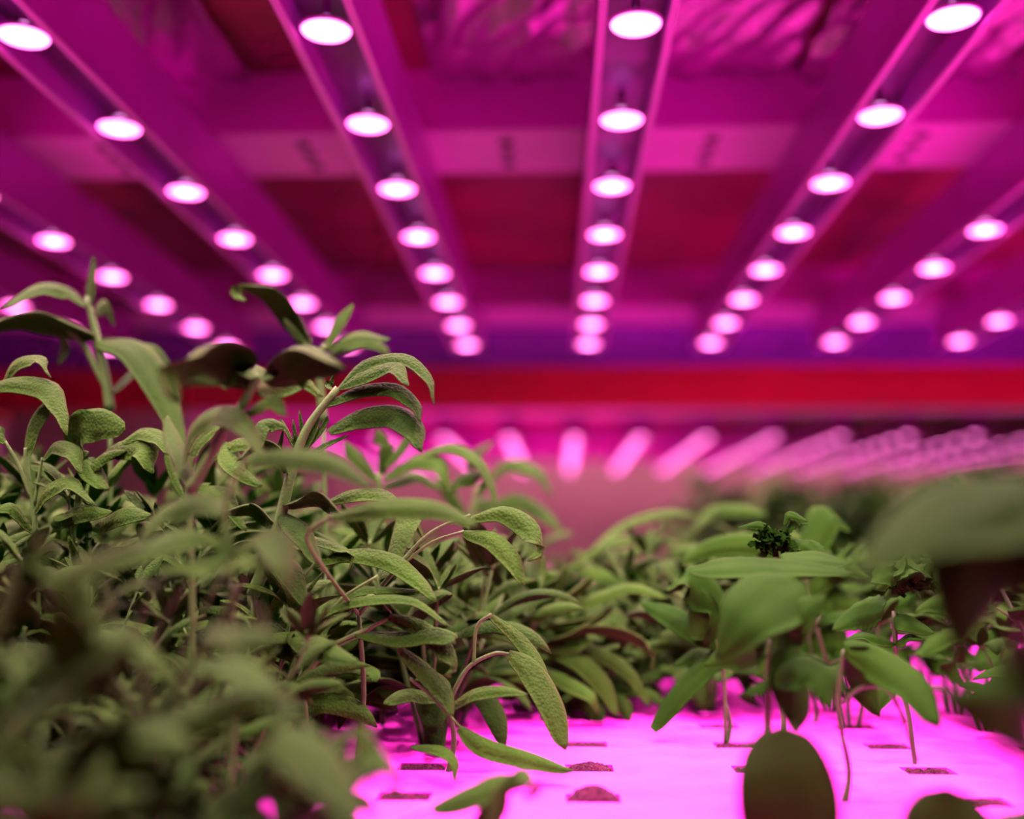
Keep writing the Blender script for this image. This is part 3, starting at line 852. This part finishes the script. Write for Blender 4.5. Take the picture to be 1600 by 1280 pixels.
for k in range(44):
    a = h.rng.random()*2*PI; rr = h.rng.uniform(4, 26)
    cx_, cy_ = 1208+h.rng.uniform(-22, 22), 845+h.rng.uniform(-15, 15)
    h.leaf([(cx_, cy_), (cx_+math.cos(a)*rr*.6, cy_+math.sin(a)*rr*.4, h.rng.uniform(-.01, .01)), (cx_+math.cos(a)*rr, cy_+math.sin(a)*rr*.7+4, h.rng.uniform(-.015, .015))], 10, .008, n=7, m=4, wav=.5)
h.stem([(1212, 870), (1210, 855), (1210, 838)], 8, 9)
h.build()
h = Hero('basil_plant', 'plant crowned by a crinkled pale rosette on a thin dark stem, far right', BS, .80, 'basil', 'basil_stem', seed=21)
h.root((1432, 1215), x=None); h.stem([(1432, 1215), (1420, 1120), (1402, 1040), (1397, 955)], 6, 8)
for k in range(16):
    a = k*2.4; rr = 24+k*3.6
    cx_, cy_ = 1420, 925
    x2 = cx_+math.cos(a)*rr; y2 = cy_-22+k*1.5+math.sin(a)*rr*.28
    h.leaf([(cx_, cy_-10), ((cx_+x2)/2, (cy_+y2)/2-26, math.sin(a)*.014), (x2, y2, math.sin(a)*.035)], 28, .022, sgn=-1, shape='basil', tooth=.2, wav=.4, n=16)
h.leaf([(1400, 960), (1425, 970, -.01), (1460, 990, -.02)], 26, .022, shape='basil')
h.leaf([(1398, 1005), (1350, 990, -.01), (1320, 1000, -.02)], 10, .016, shape='basil')
h.leaf([(1398, 1005), (1420, 993, -.01), (1445, 1000, -.02)], 10, .016, shape='basil')
h.leaf([(1380, 950), (1340, 955, .02), (1300, 985, .02)], 44, .03, sgn=-1, shape='basil', tooth=.15)
h.build()
h = Hero('basil_plant', 'plant with a long drooping two-tone leaf over the board, right side', BS, .68, 'basil', 'basil_stem', seed=22)
h.root((1316, 1150)); h.stem([(1316, 1150), (1310, 1080), (1318, 1015)], 8, 5)
h.leaf([(1320, 1010), (1370, 1022), (1430, 1065, -.02), (1466, 1135, -.04)], 62, .036, sgn=-1, shape='sage', curl=.5)
h.leaf([(1322, 1015), (1350, 1050, .03), (1375, 1120, .03)], 60, .034, shape='basil', sgn=-1)
h.stem([(1315, 1100), (1345, 1075), (1385, 1078), (1410, 1120), (1432, 1190)], 6, 5)
h.leaf([(1434, 1022), (1470, 992), (1525, 985)], 28, .022, curl=.4)
h.leaf([(1500, 1010), (1490, 1040), (1510, 1070)], 24, .02)
h.leaf([(1320, 1080), (1300, 1040, .03), (1320, 1090, .03)], 30, .02)
h.stem([(1455, 1075), (1480, 1080), (1500, 1105)], 7, 5)
h.build()
h = Hero('basil_plant', 'very near blurred basil filling the right edge with one huge pale leaf', BS, .40, 'basil', 'basil_stem', seed=23)
h.root((1620, 1250)); h.stem([(1620, 1250), (1600, 1100), (1590, 950)], 26, 20)
h.leaf([(1620, 745), (1540, 765, -.01), (1430, 815, -.02), (1325, 905, -.03)], 105, .052, sgn=-1, shape='basil', curl=.3)
h.leaf([(1625, 770), (1560, 850), (1530, 930, -.01), (1500, 1030, -.02)], 130, .050, sgn=1, shape='basil', curl=.5)
h.leaf([(1600, 960), (1640, 900, .01), (1660, 850)], 90, .045, sgn=1, shape='basil')
h.leaf([(1590, 1000), (1570, 1080), (1600, 1180)], 110, .05, shape='basil', sgn=-1)
h.leaf([(1640, 800, .03), (1560, 770, .04), (1480, 740, .05)], 60, .034, sgn=-1, shape='basil')
h.build()
h = Hero('basil_plant', 'dark oval leaf standing upright at the bottom edge, right of centre', BS, .50, 'purple_leaf', 'basil_stem', seed=24)
h.root((1228, 1420)); h.stem([(1228, 1420), (1230, 1380), (1232, 1345)], 12, 9)
h.leaf([(1242, 1350), (1238, 1290, 0), (1232, 1210, .004), (1224, 1132, .016)], 158, .0468, shape='round', curl=.12, face=(1, .05, 0), n=26, m=10)
h.build()
h = Hero('basil_plant', 'dark round leaf cut off by the bottom right corner of the photo', BS, .50, 'purple_leaf', 'basil_stem', seed=25)
h.root((1500, 1420)); h.stem([(1500, 1420), (1500, 1390), (1495, 1380)], 12, 9)
h.leaf([(1520, 1400), (1500, 1330), (1485, 1280, .004), (1478, 1228, .01)], 160, .047, shape='oval', curl=.15, face=(1, .05, .1), n=20, m=10)
h.leaf([(1520, 1350), (1560, 1290), (1640, 1260)], 70, .03, shape='basil')
h.build()
# near left blurred foreground
h = Hero('sage_plant', 'near blurred sage with a broad bright arched leaf at lower left of centre', SG, .42, seed=26)
h.root((400, 1290)); h.stem([(400, 1290), (410, 1200), (415, 1160)], 12, 9)
h.leaf([(395, 1190), (430, 1145), (490, 1160, -.01), (550, 1240, -.03), (580, 1310, -.04)], 56, .030, sgn=-1)
h.leaf([(120, 1170), (180, 1140), (240, 1145, -.01), (300, 1170, -.02)], 50, .022, sgn=-1)
h.leaf([(560, 1130, .1), (590, 1170, .1), (620, 1215, .09), (600, 1240, .08)], 36, .022, sgn=-1)
h.leaf([(300, 1040, .05), (370, 1030, .05), (430, 1080, .03), (480, 1120, .02)], 40, .026, sgn=-1)
h.leaf([(330, 1000), (380, 985, .02), (440, 990, .02)], 44, .024, sgn=-1)
h.leaf([(420, 1180), (380, 1230), (330, 1260)], 50, .024, sgn=-1)
h.build()
h = Hero('sage_plant', 'near blurred sage whose pale shoot tip glows at the left edge', SG, .46, seed=27)
h.root((110, 1160)); h.stem([(110, 1160), (100, 1030), (70, 900)], 12, 10)
h.leaf([(70, 900), (40, 880), (15, 930), (-10, 1000)], 60, .026, sgn=-1)
h.leaf([(70, 900), (110, 890), (140, 930), (140, 990)], 50, .024, sgn=-1)
h.leaf([(72, 895), (60, 860), (75, 835)], 36, .02)
h.leaf([(70, 905), (150, 870, -.01), (235, 835, -.02)], 24, .018)
h.leaf([(100, 1040), (30, 1010, -.01), (-30, 1060, -.02)], 36, .022)
h.leaf([(100, 1000), (180, 985, .01), (240, 1020, 0), (280, 1060, 0)], 26, .02, sgn=-1)
h.build()

h = Hero('sage_plant', 'thin many-stemmed sage with small leaves behind the near blurred sage, left', SG, .54, seed=31)
h.root((235, 1130))
for pts, w0, w1 in (([(235, 1130), (150, 1010), (190, 920)], 8, 5), ([(235, 1130), (215, 990), (255, 900)], 8, 6), ([(235, 1130), (240, 1000), (297, 900)], 9, 6),
                    ([(235, 1130), (300, 990), (350, 890)], 8, 6), ([(240, 1130), (322, 1005), (385, 895)], 14, 9), ([(240, 1130), (398, 985), (386, 928)], 8, 5),
                    ([(240, 1130), (405, 990), (402, 935)], 7, 5), ([(235, 1130), (115, 1010), (70, 915)], 8, 5), ([(235, 1130), (125, 1000), (165, 948), (225, 950)], 5, 3),
                    ([(235, 1130), (170, 940), (140, 875)], 5, 3), ([(235, 1130), (172, 935), (186, 875)], 5, 3), ([(235, 1130), (345, 980), (375, 940)], 7, 8)):
    h.stem(pts, w0, w1)
h.leaf([(255, 900), (285, 885), (330, 900, -.01)], 18, .018); h.leaf([(190, 920), (225, 905), (262, 925, -.01)], 18, .018)
h.leaf([(186, 875), (200, 850), (230, 850)], 16, .016); h.leaf([(350, 890), (385, 870), (430, 895, -.01)], 20, .02)
h.build()
# ------------------------------------------------------------------ field of plants
rng = random.Random(77)
def nth(n): return ord_w[n] if n < len(ord_w) else '%dth' % (n+1)
def tag_lab(adj, r, c, side):
    return '%s in %s row from camera, %s slot %s of centre' % (adj, nth(r), nth(c), side)
sage_cols = range(-12, 0)
count = 0
for r in range(-4, 21):
    Y = SY+DY*r
    for c in range(-12, 15):
        X = SX+DX*c
        px = 870+F_PX*X/Y
        if px < -260 or px > 1900: continue
        row = r+4
        if Y > 1.55 and (r % 2): continue
        if c < 0:
            # sage mound
            if c == -1 and r < 2: continue
            if Y < .53: key = ('near', rng.randrange(4)); sc = rng.uniform(.85, 1.0)
            elif Y < .55: key = ('low', rng.randrange(4)); sc = rng.uniform(1.0, 1.25)
            elif Y < .66: key = ('mid', rng.randrange(4)); sc = rng.uniform(.85, 1.0)
            else:
                key = (('tall', rng.randrange(6)) if c <= -3 else ('mid', rng.randrange(4)))
                sc = rng.uniform(.88, 1.05)*(1.0 if c <= -3 else 1.08)
                if c == -1: sc *= .95
                if Y > 1.3: sc *= .85
            if .45 < Y < .72 and c in (-2, -3): sc *= .66
            adj = {'near': 'near blurred sage', 'low': 'low dense sage', 'mid': 'middling sage', 'tall': 'tall sage'}[key[0]]
            o = put_plant(key, X+rng.uniform(-.008, .008), Y+rng.uniform(-.006, .006), rng.random()*6.28, sc,
                      tag_lab(adj, row, -c-1, 'left'), 'sage plants filling the left half of the board')
        elif c <= 1 and Y < .98: continue
        elif c <= 1:
            if Y > 2.3: continue
            put_plant(('low', rng.randrange(4)) if c == 0 or Y > 1.3 else ('mid', rng.randrange(4)), X+rng.uniform(-.008, .008), Y, rng.random()*6.28,
                      rng.uniform(.85, 1.1), tag_lab('small sage', row, c, 'right' if c else 'middle'), 'small sage plants in the middle of the board')
        else:
            if Y < .86 and not (c == 3 and Y > .6) and c < 4: continue
            if Y < .6: continue
            if c == 2 and Y < .9: continue
            put_plant(('basil', rng.randrange(5)), X+rng.uniform(-.008, .008), Y, rng.random()*6.28, rng.uniform(.8, 1.15),
                      tag_lab('basil', row, c, 'right'), 'basil plants on the right of the board')
        count += 1
put_plant(('near', 1), -.135, .43, 1.0, .62, 'small near sage at the bottom edge, left of the bare board', 'sage plants filling the left half of the board')
put_plant(('near', 2), -.118, .52, 2.4, .55, 'small near sage nearest the bare board at its bottom left corner', 'sage plants filling the left half of the board')
# far rack plants
n = 0
for r in range(0, 6):
    for c in range(-6, 20):
        X = SX+.225*c; Y = 4.45+.3*r
        px = 870+F_PX*X/Y
        if px < 700 or px > 1750: continue
        tall = px > 1090
        key = ('tall', rng.randrange(6)) if tall else ('low', rng.randrange(4))
        sc = rng.uniform(1.75, 2.0) if tall else .9
        put_plant(key, X, Y, rng.random()*6.28, sc, '%s blurred far rack plant, %s row back, %s from left end' % ('tall' if tall else 'low', nth(r), nth(c+6)),
                  'blurred plants on the far rack')
        n += 1
print('plants', count, n)

# added out-of-view lights that brighten the back wall and far rack plants
TL = bpy.data.lights.new('added_fill_light', 'AREA'); TL.shape = 'RECTANGLE'; TL.size = 5.0; TL.size_y = .06; TL.color = (1, .62, .52)
TL.energy = 60
for y, e, lab in ((3.45, 1, 'unseen light added over the aisle between the racks'), (7.5, 1.2, 'unseen light added in front of the back wall')):
    r = empty('added_fill_lamp', (1.0, y, 2.88))
    b = MB(); b.box(-2.55, 2.55, -.05, .05, -.02, .02); b.build('added_fill_body', M['housing'], r)
    l = bpy.data.objects.new('added_fill_light', TL); COL.objects.link(l); l.parent = r; l.location = (0, 0, -.025)
    tag(r, lab, 'lamp')
# ------------------------------------------------------------------ world, view
w = bpy.data.worlds.new('world'); SC.world = w; w.use_nodes = True
w.node_tree.nodes['Background'].inputs[0].default_value = (.5, .1, .45, 1)
w.node_tree.nodes['Background'].inputs[1].default_value = .05
SC.view_settings.view_transform = 'Standard'; SC.view_settings.look = 'None'
SC.view_settings.exposure = 0; SC.view_settings.gamma = 1; SC.view_settings.use_curve_mapping = False
SC.cycles.use_denoising = True
SC.cycles.max_bounces = 5; SC.cycles.diffuse_bounces = 4; SC.cycles.glossy_bounces = 2; SC.cycles.transmission_bounces = 2
SC.cycles.use_adaptive_sampling = True; SC.cycles.adaptive_threshold = .07; SC.cycles.adaptive_min_samples = 16
SC.cycles.sample_clamp_indirect = 6
SC.cycles.caustics_reflective = False; SC.cycles.caustics_refractive = False
